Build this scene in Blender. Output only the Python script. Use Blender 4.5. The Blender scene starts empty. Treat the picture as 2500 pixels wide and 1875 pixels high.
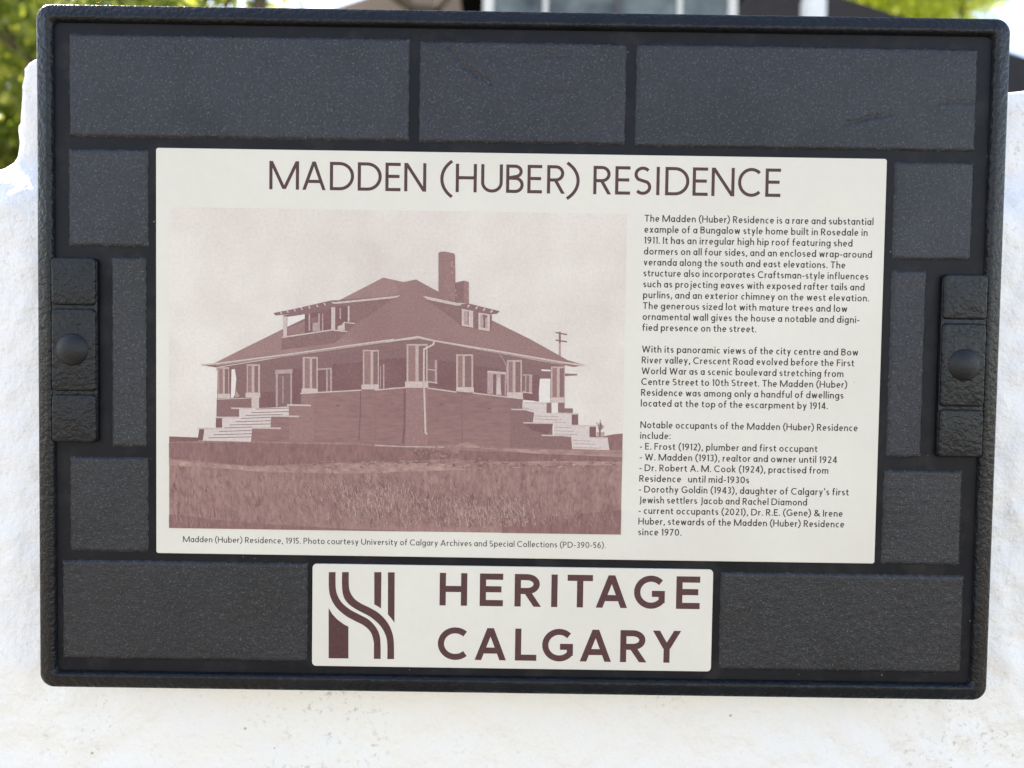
import bpy, bmesh, math, random
import numpy as np
from mathutils import Vector, Matrix, noise, kdtree

random.seed(7)
rad = math.radians
sc = bpy.context.scene
COL = sc.collection

# ------------------------------------------------------------------ camera
PW, PH = 2500.0, 1875.0
LENS = 28.0
F = PW * LENS / 36.0
CR = (0.0353, -0.0012, 0.0149)                 # rotation of the hand-held camera against the plaque
CP = (-3.3977, -0.7961, -378.0721)             # camera position in mm: right, down, into the wall


def rot3(a, b, c):
    Rx = np.array([[1, 0, 0], [0, math.cos(a), -math.sin(a)], [0, math.sin(a), math.cos(a)]])
    Ry = np.array([[math.cos(b), 0, math.sin(b)], [0, 1, 0], [-math.sin(b), 0, math.cos(b)]])
    Rz = np.array([[math.cos(c), -math.sin(c), 0], [math.sin(c), math.cos(c), 0], [0, 0, 1]])
    return Rz @ Ry @ Rx


RM = rot3(*CR)
cam_data = bpy.data.cameras.new('camera')
cam = bpy.data.objects.new('camera', cam_data)
COL.objects.link(cam)


def wv(v):
    return Vector((v[0], v[2], -v[1]))


r_, u_, b_ = wv(RM[0]), -wv(RM[1]), -wv(RM[2])
cam.matrix_world = Matrix(((r_.x, u_.x, b_.x, CP[0] / 1000), (r_.y, u_.y, b_.y, CP[2] / 1000),
                           (r_.z, u_.z, b_.z, -CP[1] / 1000), (0, 0, 0, 1)))
cam_data.sensor_fit = 'HORIZONTAL'
cam_data.sensor_width = 36
cam_data.lens = LENS
cam_data.clip_start = 0.02
cam_data.clip_end = 2000
cam_data.dof.use_dof = True
cam_data.dof.focus_distance = 0.379
cam_data.dof.aperture_fstop = 7.5
sc.camera = cam

# ------------------------------------------------------------------ light
SUN = Vector((-0.55, 0.52, 0.65)).normalized()     # towards the sun: behind the wall, on the left
world = bpy.data.worlds.new('World')
sc.world = world
world.use_nodes = True
nt = world.node_tree
sky = nt.nodes.new('ShaderNodeTexSky')
sky.sky_type = 'NISHITA'
sky.sun_disc = False
sky.sun_elevation = math.asin(SUN.z)
sky.sun_rotation = math.atan2(SUN.x, SUN.y)
sky.altitude = 1000
sky.dust_density = 1.0
bg = nt.nodes['Background']
bg.inputs['Strength'].default_value = 0.13
nt.links.new(sky.outputs[0], bg.inputs['Color'])
sd = bpy.data.lights.new('sun', 'SUN')
sd.energy = 4.0
sd.angle = rad(0.5)
sd.color = (1.0, 0.93, 0.84)
sun = bpy.data.objects.new('sun', sd)
sun.rotation_euler = SUN.to_track_quat('Z', 'Y').to_euler()
sun.location = SUN * 20
COL.objects.link(sun)

sc.view_settings.view_transform = 'Standard'
sc.view_settings.look = 'None'
sc.view_settings.gamma = 1
sc.view_settings.use_curve_mapping = False
sc.view_settings.exposure = 2.11
sc.view_settings.use_white_balance = True
sc.view_settings.white_balance_temperature = 8450
sc.view_settings.white_balance_tint = 17
sc.cycles.max_bounces = 6


# ------------------------------------------------------------------ helpers
def at(px, py, Y):
    """point of the place seen at photo pixel (px, py) at depth Y metres"""
    d = RM.T @ np.array([(px - PW / 2) / F, (py - PH / 2) / F, 1.0])
    t = (Y * 1000 - CP[2]) / d[2]
    p = np.array(CP) + t * d
    return Vector((p[0] / 1000, Y, -p[1] / 1000))


def U(px, py, h=0.0):
    """plaque coordinates in mm (right, up) of something h mm proud of the panel face"""
    v = at(px, py, -h / 1000)
    return (v.x * 1000, v.z * 1000)


def srgb(r, g, b):
    f = lambda c: (c / 255 / 12.92) if c / 255 <= 0.04045 else ((c / 255 + 0.055) / 1.055) ** 2.4
    return (f(r), f(g), f(b), 1.0)


def tag(o, label=None, cat=None, group=None, kind=None):
    if label: o['label'] = label
    if cat: o['category'] = cat
    if group: o['group'] = group
    if kind: o['kind'] = kind
    return o


def obj(name, mesh, mats, parent=None):
    o = bpy.data.objects.new(name, mesh)
    if not isinstance(mats, (list, tuple)): mats = [mats]
    if not mesh.materials:
        for m in mats: mesh.materials.append(m)
    COL.objects.link(o)
    if parent is not None: o.parent = parent
    return o


def empty(name, loc):
    o = bpy.data.objects.new(name, None)
    o.location = loc
    o.empty_display_size = 0.05
    COL.objects.link(o)
    return o


class MB:
    """collects polygons in plaque mm (x right, y up, h towards the viewer) or metres"""
    def __init__(s, mm=False):
        s.v, s.f, s.m, s.mm = [], [], [], mm

    def poly(s, pts, mi=0):
        b = len(s.v)
        s.v += [tuple(p) for p in pts]
        s.f.append(tuple(range(b, b + len(pts))))
        s.m.append(mi)

    def mesh(s, name, smooth=False):
        me = bpy.data.meshes.new(name)
        if s.mm:
            vs = [(x / 1000, -h / 1000, y / 1000) for x, y, h in s.v]
        else:
            vs = s.v
        me.from_pydata(vs, [], s.f)
        for p, i in zip(me.polygons, s.m):
            p.material_index = i
            p.use_smooth = smooth
        me.update()
        return me


def box_bm(bm, lo, hi):
    vs = [bm.verts.new((x, y, z)) for x in (lo[0], hi[0]) for y in (lo[1], hi[1]) for z in (lo[2], hi[2])]
    for f in ((0, 1, 3, 2), (4, 6, 7, 5), (0, 4, 5, 1), (2, 3, 7, 6), (0, 2, 6, 4), (1, 5, 7, 3)):
        bm.faces.new([vs[i] for i in f])
    return vs


def finish(bm, name, smooth=False):
    bmesh.ops.recalc_face_normals(bm, faces=bm.faces)
    me = bpy.data.meshes.new(name)
    bm.to_mesh(me)
    bm.free()
    if smooth:
        for p in me.polygons: p.use_smooth = True
    return me


def box_mesh(name, lo, hi, bev=0.0, seg=3, smooth=False):
    bm = bmesh.new()
    box_bm(bm, lo, hi)
    bmesh.ops.recalc_face_normals(bm, faces=bm.faces)
    if bev:
        bmesh.ops.bevel(bm, geom=list(bm.edges), offset=bev, segments=seg, profile=0.5, affect='EDGES')
    return finish(bm, name, smooth)


def slab_mm(name, pts, h0, h1, bev=0.0, seg=3, smooth=True):
    """prism over an outline in plaque mm"""
    bm = bmesh.new()
    lo = [bm.verts.new((x / 1000, -h0 / 1000, y / 1000)) for x, y in pts]
    hi = [bm.verts.new((x / 1000, -h1 / 1000, y / 1000)) for x, y in pts]
    n = len(pts)
    bm.faces.new(lo)
    top = bm.faces.new(hi)
    for i in range(n):
        bm.faces.new((lo[i], lo[(i + 1) % n], hi[(i + 1) % n], hi[i]))
    bmesh.ops.recalc_face_normals(bm, faces=bm.faces)
    if bev:
        bmesh.ops.bevel(bm, geom=list(top.edges), offset=bev / 1000, segments=seg, profile=0.5, affect='EDGES')
    return finish(bm, name, smooth)


def rrect(x0, x1, y0, y1, r, n=6):
    p = []
    for cx, cy, a0 in ((x1 - r, y1 - r, 0), (x0 + r, y1 - r, 90), (x0 + r, y0 + r, 180), (x1 - r, y0 + r, 270)):
        for i in range(n + 1):
            a = rad(a0 + 90 * i / n)
            p.append((cx + r * math.cos(a), cy + r * math.sin(a)))
    return p


# ------------------------------------------------------------------ materials
def new_mat(name):
    m = bpy.data.materials.new(name)
    m.use_nodes = True
    t = m.node_tree
    return m, t, t.nodes['Principled BSDF']


def nd(t, kind, **kw):
    n = t.nodes.new(kind)
    for k, v in kw.items():
        if k in n.inputs: n.inputs[k].default_value = v
        else: setattr(n, k, v)
    return n


def ramp(t, fac, stops):
    r = t.nodes.new('ShaderNodeValToRGB')
    e = r.color_ramp.elements
    while len(e) < len(stops): e.new(0.5)
    for i, (p, c) in enumerate(stops):
        e[i].position = p
        e[i].color = c
    t.links.new(fac, r.inputs[0])
    return r.outputs[0]


def coords(t):
    return t.nodes.new('ShaderNodeTexCoord').outputs['Object']


def tex_noise(t, co, scale, detail=3, rough=0.55):
    n = t.nodes.new('ShaderNodeTexNoise')
    n.inputs['Scale'].default_value = scale
    n.inputs['Detail'].default_value = detail
    n.inputs['Roughness'].default_value = rough
    t.links.new(co, n.inputs['Vector'])
    return n.outputs['Fac']


def mixc(t, fac, a, b, mode='MIX'):
    m = t.nodes.new('ShaderNodeMix')
    m.data_type = 'RGBA'
    m.blend_type = mode
    for i, v in ((0, fac), (6, a), (7, b)):
        if isinstance(v, (float, int)): m.inputs[i].default_value = v
        elif isinstance(v, tuple): m.inputs[i].default_value = v
        else: t.links.new(v, m.inputs[i])
    return m.outputs[2]


def bump(t, p, height, strength, dist):
    b = t.nodes.new('ShaderNodeBump')
    b.inputs['Strength'].default_value = strength
    b.inputs['Distance'].default_value = dist
    t.links.new(height, b.inputs['Height'])
    t.links.new(b.outputs[0], p.inputs['Normal'])
    return b


def math_n(t, op, a, b=0.0):
    m = t.nodes.new('ShaderNodeMath')
    m.operation = op
    for i, v in ((0, a), (1, b)):
        if isinstance(v, (float, int)): m.inputs[i].default_value = v
        else: t.links.new(v, m.inputs[i])
    return m.outputs[0]


def g4(v, tint=(1, 1, 1)):
    return (v * tint[0], v * tint[1], v * tint[2], 1)


# hammered dark powder coat of rim and brackets
def cast_mat():
    m, t, p = new_mat('hammered_dark_coat')
    co = coords(t)
    n1 = tex_noise(t, co, 430, 2, 0.45)
    n2 = tex_noise(t, co, 900, 2, 0.5)
    n3 = tex_noise(t, co, 60, 3)
    t.links.new(ramp(t, n3, [(0.3, g4(0.008, (.75, 1, 1.35))), (0.7, g4(0.013, (.8, 1, 1.3)))]), p.inputs['Base Color'])
    p.inputs['Roughness'].default_value = 0.3
    p.inputs['Specular IOR Level'].default_value = 0.3
    h = math_n(t, 'ADD', math_n(t, 'MULTIPLY', n1, 1.0), math_n(t, 'MULTIPLY', n2, 0.35))
    bump(t, p, h, 0.62, 0.0010)
    return m


# flat dark field between the blocks
def field_mat():
    m, t, p = new_mat('dark_field')
    co = coords(t)
    n = tex_noise(t, co, 1500, 2)
    n3 = tex_noise(t, co, 25, 3)
    c = ramp(t, n3, [(0.3, g4(0.008, (.85, 1, 1.4))), (0.7, g4(0.013, (.95, 1, 1.3)))])
    v = t.nodes.new('ShaderNodeTexVoronoi')
    v.inputs['Scale'].default_value = 150
    t.links.new(co, v.inputs['Vector'])
    spot = math_n(t, 'LESS_THAN', v.outputs['Distance'], 0.045)
    sel = math_n(t, 'GREATER_THAN', tex_noise(t, v.outputs['Position'], 700, 0), 0.55)
    c = mixc(t, math_n(t, 'MULTIPLY', math_n(t, 'MULTIPLY', spot, sel), 0.7), c, (0.3, 0.3, 0.3, 1))
    dust = ramp(t, tex_noise(t, co, 45, 5, 0.7), [(0.5, (0, 0, 0, 1)), (0.8, (0.6, 0.6, 0.6, 1))])
    c = mixc(t, dust, c, (0.045, 0.043, 0.04, 1))
    t.links.new(c, p.inputs['Base Color'])
    p.inputs['Roughness'].default_value = 0.45
    p.inputs['Specular IOR Level'].default_value = 0.16
    bump(t, p, n, 0.25, 0.0003)
    return m


# speckled block faces
def block_mat():
    m, t, p = new_mat('speckled_block')
    co = coords(t)
    big = tex_noise(t, co, 15, 5, 0.6)
    mid = tex_noise(t, co, 420, 3, 0.6)
    fine = tex_noise(t, co, 1300, 2, 0.6)
    base = ramp(t, big, [(0.3, g4(0.012, (.78, 1, 1.32))), (0.5, g4(0.022, (.9, 1, 1.27))), (0.72, g4(0.015, (.9, 1, 1.1)))])
    gr = ramp(t, tex_noise(t, co, 820, 3, 0.7), [(0.36, (0, 0, 0, 1)), (0.66, (1, 1, 1, 1))])
    c = mixc(t, gr, mixc(t, 1.0, base, g4(0.68), 'MULTIPLY'), mixc(t, 1.0, base, (1.6, 1.6, 1.62, 1), 'MULTIPLY'))
    v = t.nodes.new('ShaderNodeTexVoronoi')
    v.inputs['Scale'].default_value = 1250
    t.links.new(co, v.inputs['Vector'])
    spot = math_n(t, 'LESS_THAN', v.outputs['Distance'], 0.36)
    sel = math_n(t, 'GREATER_THAN', tex_noise(t, v.outputs['Position'], 911, 0), 0.6)
    k = math_n(t, 'MULTIPLY', math_n(t, 'MULTIPLY', spot, sel), 0.38)
    c = mixc(t, k, c, (0.17, 0.17, 0.18, 1))
    at_ = t.nodes.new('ShaderNodeAttribute')
    at_.attribute_name = 'tone'
    c = mixc(t, 1.0, c, at_.outputs['Color'], 'MULTIPLY')
    t.links.new(c, p.inputs['Base Color'])
    p.inputs['Roughness'].default_value = 0.40
    p.inputs['Specular IOR Level'].default_value = 0.42
    bump(t, p, math_n(t, 'ADD', mid, fine), 0.55, 0.0006)
    return m


def panel_mat():
    m, t, p = new_mat('cream_panel')
    co = coords(t)
    a = tex_noise(t, co, 14, 4)
    b = tex_noise(t, co, 260, 3)
    c = ramp(t, a, [(0.3, srgb(219, 214, 202)), (0.7, srgb(227, 223, 211))])
    c = mixc(t, ramp(t, b, [(0.3, (0, 0, 0, 1)), (0.8, (0.25, 0.25, 0.25, 1))]), c, srgb(211, 206, 194))
    v = t.nodes.new('ShaderNodeTexVoronoi')
    v.inputs['Scale'].default_value = 95
    t.links.new(co, v.inputs['Vector'])
    spot = math_n(t, 'LESS_THAN', v.outputs['Distance'], 0.035)
    sel = math_n(t, 'GREATER_THAN', tex_noise(t, v.outputs['Position'], 700, 0), 0.62)
    c = mixc(t, math_n(t, 'MULTIPLY', math_n(t, 'MULTIPLY', spot, sel), 0.5), c, srgb(150, 148, 140))
    t.links.new(c, p.inputs['Base Color'])
    p.inputs['Roughness'].default_value = 0.45
    p.inputs['Specular IOR Level'].default_value = 0.35
    bump(t, p, b, 0.06, 0.0002)
    return m


def print_mat(name, rgb, grain=0.12, scale=900, stretch=None, rgb2=None, big=22):
    """printing ink tone with halftone grain"""
    m, t, p = new_mat(name)
    co = coords(t)
    if stretch:
        mp = t.nodes.new('ShaderNodeMapping')
        mp.inputs['Scale'].default_value = stretch
        t.links.new(co, mp.inputs['Vector'])
        co2 = mp.outputs[0]
    else:
        co2 = co
    n = tex_noise(t, co2, scale, 3, 0.65)
    c = srgb(*rgb)
    if rgb2:
        c = ramp(t, tex_noise(t, co2 if stretch else co, big, 5, 0.6), [(0.36, srgb(*rgb)), (0.64, srgb(*rgb2))])
    lo = mixc(t, 1.0, c, g4(1 - grain * 1.6), 'MULTIPLY')
    hi = mixc(t, 1.0, c, g4(1 + grain * 1.6), 'MULTIPLY')
    f = t.nodes.new('ShaderNodeMapRange')
    f.inputs[1].default_value = 0.3
    f.inputs[2].default_value = 0.7
    t.links.new(n, f.inputs[0])
    t.links.new(mixc(t, f.outputs[0], lo, hi), p.inputs['Base Color'])
    p.inputs['Roughness'].default_value = 0.5
    p.inputs['Specular IOR Level'].default_value = 0.3
    return m


def ink_mat(name, rgb):
    m, t, p = new_mat(name)
    co = coords(t)
    n = tex_noise(t, co, 500, 3)
    t.links.new(ramp(t, n, [(0.3, srgb(*rgb)), (0.75, srgb(*[min(255, c + 12) for c in rgb]))]), p.inputs['Base Color'])
    p.inputs['Roughness'].default_value = 0.5
    p.inputs['Specular IOR Level'].default_value = 0.3
    return m


def stucco_mat():
    m, t, p = new_mat('white_painted_stucco')
    co = coords(t)
    a = tex_noise(t, co, 9, 4)
    b = tex_noise(t, co, 170, 4, 0.6)
    c = ramp(t, a, [(0.3, (0.885, 0.885, 0.88, 1)), (0.7, (0.92, 0.92, 0.92, 1))])
    # grime specks caught in the hollows, in patches
    patch = ramp(t, tex_noise(t, co, 16, 4, 0.65), [(0.46, (0, 0, 0, 1)), (0.64, (1, 1, 1, 1))])
    speck = ramp(t, tex_noise(t, co, 330, 3, 0.6), [(0.57, (0, 0, 0, 1)), (0.7, (1, 1, 1, 1))])
    k = mixc(t, 1.0, patch, speck, 'MULTIPLY')
    c = mixc(t, mixc(t, 1.0, k, g4(0.5), 'MULTIPLY'), c, (0.34, 0.33, 0.29, 1))
    v = t.nodes.new('ShaderNodeTexVoronoi')
    v.inputs['Scale'].default_value = 75
    t.links.new(co, v.inputs['Vector'])
    spot = math_n(t, 'LESS_THAN', v.outputs['Distance'], 0.06)
    sel = math_n(t, 'GREATER_THAN', tex_noise(t, v.outputs['Position'], 600, 0), 0.6)
    c = mixc(t, math_n(t, 'MULTIPLY', math_n(t, 'MULTIPLY', spot, sel), 0.6), c, (0.25, 0.24, 0.22, 1))
    t.links.new(c, p.inputs['Base Color'])
    p.inputs['Roughness'].default_value = 0.55
    p.inputs['Specular IOR Level'].default_value = 0.35
    b2 = math_n(t, 'ADD', b, math_n(t, 'MULTIPLY', tex_noise(t, co, 60, 4, 0.6), 1.6))
    b2 = math_n(t, 'ADD', b2, math_n(t, 'MULTIPLY', tex_noise(t, co, 420, 2, 0.5), 0.2))
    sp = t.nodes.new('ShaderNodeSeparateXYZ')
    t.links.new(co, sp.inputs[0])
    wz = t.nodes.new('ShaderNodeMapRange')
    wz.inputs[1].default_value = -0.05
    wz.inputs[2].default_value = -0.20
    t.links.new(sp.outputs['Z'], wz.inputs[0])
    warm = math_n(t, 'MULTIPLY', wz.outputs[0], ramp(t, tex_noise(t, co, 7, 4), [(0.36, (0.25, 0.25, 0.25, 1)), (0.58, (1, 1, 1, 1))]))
    c = mixc(t, warm, c, (1.0, 0.985, 0.94, 1), 'MULTIPLY')  # warm ground bounce painted into the lower wall, made patchy by noise
    t.links.new(c, p.inputs['Base Color'])
    bump(t, p, b2, 0.45, 0.003)
    return m


def plain(name, rgba, rough=0.6, var=0.15, scale=8, bmp=0.0, bdist=0.01, spec=0.4):
    m, t, p = new_mat(name)
    co = coords(t)
    n = tex_noise(t, co, scale, 4, 0.6)
    lo = tuple(c * (1 - var) for c in rgba[:3]) + (1,)
    hi = tuple(min(1, c * (1 + var)) for c in rgba[:3]) + (1,)
    t.links.new(ramp(t, n, [(0.3, lo), (0.7, hi)]), p.inputs['Base Color'])
    p.inputs['Roughness'].default_value = rough
    p.inputs['Specular IOR Level'].default_value = spec
    if bmp: bump(t, p, n, bmp, bdist)
    return m


def leaf_mat(name, a, b):
    m, t, p = new_mat(name)
    oi = t.nodes.new('ShaderNodeNewGeometry')
    c = ramp(t, oi.outputs['Random Per Island'], [(0.0, a), (1.0, b)])
    t.links.new(c, p.inputs['Base Color'])
    p.inputs['Roughness'].default_value = 0.4
    tr = t.nodes.new('ShaderNodeBsdfTranslucent')
    t.links.new(mixc(t, 1.0, c, (3.3, 3.6, 1.6, 1), 'MULTIPLY'), tr.inputs['Color'])
    mx = t.nodes.new('ShaderNodeMixShader')
    mx.inputs[0].default_value = 0.5
    out = [n for n in t.nodes if n.type == 'OUTPUT_MATERIAL'][0]
    t.links.new(p.outputs[0], mx.inputs[1])
    t.links.new(tr.outputs[0], mx.inputs[2])
    t.links.new(mx.outputs[0], out.inputs[0])
    return m


M_CAST, M_FIELD, M_BLOCK, M_PANEL = cast_mat(), field_mat(), block_mat(), panel_mat()
M_INK = ink_mat('maroon_ink', (78, 50, 50))
M_INK2 = ink_mat('dark_text_ink', (56, 47, 45))
M_LOGO = ink_mat('logo_ink', (82, 50, 50))
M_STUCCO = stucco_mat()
M_SCREW = plain('painted_rivet', (0.012, 0.014, 0.017, 1), 0.45, 0.1, 900, 0.5, 0.0006, 0.35)

# ------------------------------------------------------------------ ground
GZ = -1.05
mb = MB()
S = 300
mb.poly([(-S, -S, GZ), (S, -S, GZ), (S, S, GZ), (-S, S, GZ)])
tag(obj('ground', mb.mesh('ground'), plain('pale_ground', (0.135, 0.118, 0.088, 1), 0.9, 0.2, 3)), kind='structure')

# ------------------------------------------------------------------ stucco wall
WY = 0.050                                            # front of the pier
out_px = [(-2600, 520), (-400, 470), (-60, 440), (0, 418), (15, 408), (28, 398), (35, 384), (36, 345), (38, 300),
          (43, 240), (47, 190), (53, 165), (60, 143), (70, 136), (92, 134), (300, 138), (700, 150), (2380, 205),
          (2466, 214), (2510, 214), (2560, 222), (2590, 250), (2600, 330), (2606, 390), (2640, 430), (2800, 455), (4600, 500)]
WT = 0.24
pts = [(lambda v: (v.x, v.z))(at(px, py, WY)) for px, py in out_px]
pts = [(pts[0][0], GZ - 0.02)] + pts + [(pts[-1][0], GZ - 0.02)]
bm = bmesh.new()
fr = [bm.verts.new((x, WY, z)) for x, z in pts]
bk = [bm.verts.new((x, WY + WT, z)) for x, z in pts]
bm.faces.new(fr)
bm.faces.new(bk)
for i in range(len(pts)):
    j = (i + 1) % len(pts)
    bm.faces.new((fr[i], fr[j], bk[j], bk[i]))
me = finish(bm, 'wall_block')
tmp = bpy.data.objects.new('wall_block', me)
COL.objects.link(tmp)
md = tmp.modifiers.new('r', 'REMESH')
md.mode = 'VOXEL'
md.voxel_size = 0.0034
md = tmp.modifiers.new('s', 'SMOOTH')
md.iterations = 7
md.factor = 0.6
dg = bpy.context.evaluated_depsgraph_get()
wm = bpy.data.meshes.new_from_object(tmp.evaluated_get(dg))
bpy.data.objects.remove(tmp)
n = len(wm.vertices)
co = np.empty(n * 3, 'f4')
no = np.empty(n * 3, 'f4')
wm.vertices.foreach_get('co', co)
wm.vertex_normals.foreach_get('vector', no)
co = co.reshape(-1, 3)
no = no.reshape(-1, 3)
# lower wall swells forward below the pier
s = np.clip((0.104 - co[:, 2]) / 0.034, 0, 1)
s = s * s * (3 - 2 * s)
front = np.clip((WY + 0.05 - co[:, 1]) / 0.05, 0, 1)
co[:, 1] -= 0.0225 * s * front
nz = np.zeros(n)
vis = (np.abs(co[:, 0]) < 0.42) & (co[:, 2] > -0.42)
for i in np.nonzero(vis)[0]:
    x, y, z = co[i]
    right = min(1.0, max(0.0, (x + 0.05) / 0.2))
    a = noise.noise((x * 28, y * 28, z * 28)) * 0.0024
    b = noise.noise((x * 85 + 5, y * 85, z * 85)) * (0.0014 + 0.0008 * right)
    c = noise.noise((x * 190, y * 190 + 9, z * 150)) * (0.0007 + 0.0008 * right)
    nz[i] = a + b + c
co += no * nz[:, None]
wm.vertices.foreach_set('co', co.ravel())
for p in wm.polygons: p.use_smooth = True
wm.materials.clear()
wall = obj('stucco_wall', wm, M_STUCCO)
wall.name = 'stucco_wall'
tag(wall, 'low white painted rough stucco garden wall with a rounded pier behind the dark plaque', 'wall')

# ------------------------------------------------------------------ plaque
plaque = empty('heritage_plaque', (0, 0, 0))
tag(plaque, 'dark framed heritage plaque with cream text panel and maroon house picture on the white wall', 'plaque')
HX, HY = 227.8, 161.7
BACK = -28.0
FIELD = -0.8

# body behind the field
obj('backplate', slab_mm('backplate', rrect(-HX + 3, HX - 3, -HY + 3, HY - 3, 5), BACK, FIELD, 0, 1, False), M_FIELD, plaque)

# rim swept round a rounded rectangle
prof = [(0.6, BACK), (0.0, BACK + 1.0), (0.0, -0.5), (0.12, -0.05), (0.4, 0.25), (1.4, 0.75), (3.2, 1.4), (5.2, 2.05), (6.3, 2.25), (7.0, 2.0),
        (7.6, 1.2), (8.0, 0.1), (8.3, FIELD - 0.4)]
NS = 16
ring = []
R0 = 6.8
for sx, sy, a0 in ((1, 1, 0), (-1, 1, 90), (-1, -1, 180), (1, -1, 270)):
    for i in range(NS + 1):
        a = rad(a0 + 90 * i / NS)
        ring.append((sx, sy, math.cos(a), math.sin(a)))
mb = MB(True)
for d, h in prof:
    r = max(R0 - d, 2.6)
    for sx, sy, ca, sa in ring:
        mb.v.append((sx * (HX - d - r) + r * ca, sy * (HY - d - r) + r * sa, h))
L = len(ring)
for k in range(len(prof) - 1):
    for i in range(L):
        j = (i + 1) % L
        mb.f.append((k * L + i, k * L + j, (k + 1) * L + j, (k + 1) * L + i))
        mb.m.append(0)
rim = obj('rim', mb.mesh('rim', True), M_CAST, plaque)

# raised masonry blocks: rough edged, slightly uneven
blocks = [
    [(165, 78), (999.5, 93), (999.5, 342), (165, 337)],
    [(1023, 94), (1530, 106), (1529, 354), (1022, 348)],
    [(1552, 104), (2392.5, 116.5), (2382, 371.5), (1551, 358)],
    [(163, 361), (361, 364), (361, 604), (164, 602)],
    [(269.5, 627), (356, 628), (356, 1093), (269, 1092)],
    [(166, 1114), (361, 1116), (362, 1350), (168, 1348)],
    [(148.5, 1365), (751, 1376), (751, 1617), (148.5, 1611)],
    [(1757, 1398), (2357, 1403), (2349, 1647), (1757, 1637)],
    [(2184.5, 393), (2381, 395), (2374, 636), (2178.5, 635)],
    [(2174, 659), (2263, 658), (2255, 1120), (2168.5, 1119)],
    [(2158, 1148), (2352, 1148), (2347, 1383), (2152, 1380)],
]
cracks = [([(1090, 108), (1112, 130), (1130, 158), (1150, 172), (1172, 186), (1200, 205)], 0.5),
          ([(1222, 258), (1235, 280), (1240, 300)], 0.3), ([(1330, 132), (1365, 137), (1390, 133)], 0.3),
          ([(1285, 213), (1340, 218), (1400, 218)], 0.2),
          ([(2060, 302), (2100, 294), (2130, 284), (2175, 279)], 0.4), ([(2290, 250), (2330, 248), (2385, 251)], 0.4)]
cr_mm = [([U(*p) for p in pl], d) for pl, d in cracks]


def seg_d(p, a, b):
    ax, ay = a
    bx, by = b
    dx, dy = bx - ax, by - ay
    t = max(0, min(1, ((p[0] - ax) * dx + (p[1] - ay) * dy) / (dx * dx + dy * dy)))
    return math.hypot(p[0] - ax - t * dx, p[1] - ay - t * dy)


mb = MB(True)
BT = 0.15
bcount = []
for bi, q in enumerate(blocks):
    P = [U(px, py, BT) for px, py in q]                # tl tr br bl
    xs0, xs1 = (P[0][0] + P[3][0]) / 2, (P[1][0] + P[2][0]) / 2
    ys1, ys0 = (P[0][1] + P[1][1]) / 2, (P[2][1] + P[3][1]) / 2
    nx, ny = int((xs1 - xs0) / 0.8), int((ys1 - ys0) / 0.8)
    base = len(mb.v)
    bcount.append((nx + 1) * (ny + 1))
    for j in range(ny + 1):
        for i in range(nx + 1):
            u, v = i / nx, j / ny
            x, y = xs0 + (xs1 - xs0) * u, ys0 + (ys1 - ys0) * v
            e = min(i, nx - i, j, ny - j)
            h = BT + 0.16 * noise.noise((x * 0.35, y * 0.35, bi)) + 0.09 * noise.noise((x * 0.9, y * 0.9, bi + 3.3))
            if e <= 1:
                w = 0.45 * noise.noise((x * 0.55, y * 0.55, 7.7)) + 0.3 * noise.noise((x * 1.3, y * 1.3, 1.7))
                if i <= 1 or i >= nx - 1: x += w
                if j <= 1 or j >= ny - 1: y += w
                if e == 1: h -= 0.3
                if e == 0: h = FIELD - 0.25
            if bi in (1, 2):
                for pl, dep in cr_mm:
                    dd = min(seg_d((x, y), pl[k], pl[k + 1]) for k in range(len(pl) - 1))
                    if dd < 1.2: h -= 1.6 * dep * (1 - dd / 1.2)
            mb.v.append((x, y, h))
    for j in range(ny):
        for i in range(nx):
            a = base + j * (nx + 1) + i
            mb.f.append((a, a + 1, a + nx + 2, a + nx + 1))
            mb.m.append(0)
bme = mb.mesh('block_relief', True)
ta = bme.attributes.new('tone', 'FLOAT_COLOR', 'POINT')
tones = [(1.15, 1.13, 1.15), (1.05, 1.0, 1.05), (0.95, 0.98, 1.02), (1.1, 1.1, 1.1), (1.2, 1.22, 1.18), (0.92, 0.96, 0.94), (0.85, 0.9, 0.88),
         (0.88, 0.9, 0.86), (1.05, 1.08, 1.1), (0.9, 0.92, 0.98), (0.98, 1.0, 0.95)]
vals = []
for q, nvert in zip(tones, bcount): vals += [c for _ in range(nvert) for c in (q[0], q[1], q[2], 1.0)]
ta.data.foreach_set('color', vals)
obj('block_relief', bme, M_BLOCK, plaque)


# clamps at both sides
def dome(r, hgt, cx, cy, h0):
    bm = bmesh.new()
    rings = []
    nseg = 40
    pr = [(1.0, -0.6), (1.0, 0.0), (0.97, 0.12), (0.88, 0.32), (0.74, 0.56), (0.55, 0.78), (0.35, 0.92), (0.16, 0.99)]
    for rr, hh in pr:
        rings.append([bm.verts.new(((cx + r * rr * math.cos(2 * math.pi * k / nseg)) / 1000, -(h0 + hgt * hh) / 1000,
                                    (cy + r * rr * math.sin(2 * math.pi * k / nseg)) / 1000)) for k in range(nseg)])
    for a, b in zip(rings, rings[1:]):
        for k in range(nseg):
            bm.faces.new((a[k], a[(k + 1) % nseg], b[(k + 1) % nseg], b[k]))
    bm.faces.new(rings[-1])
    return finish(bm, 'rivet', True)


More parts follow.
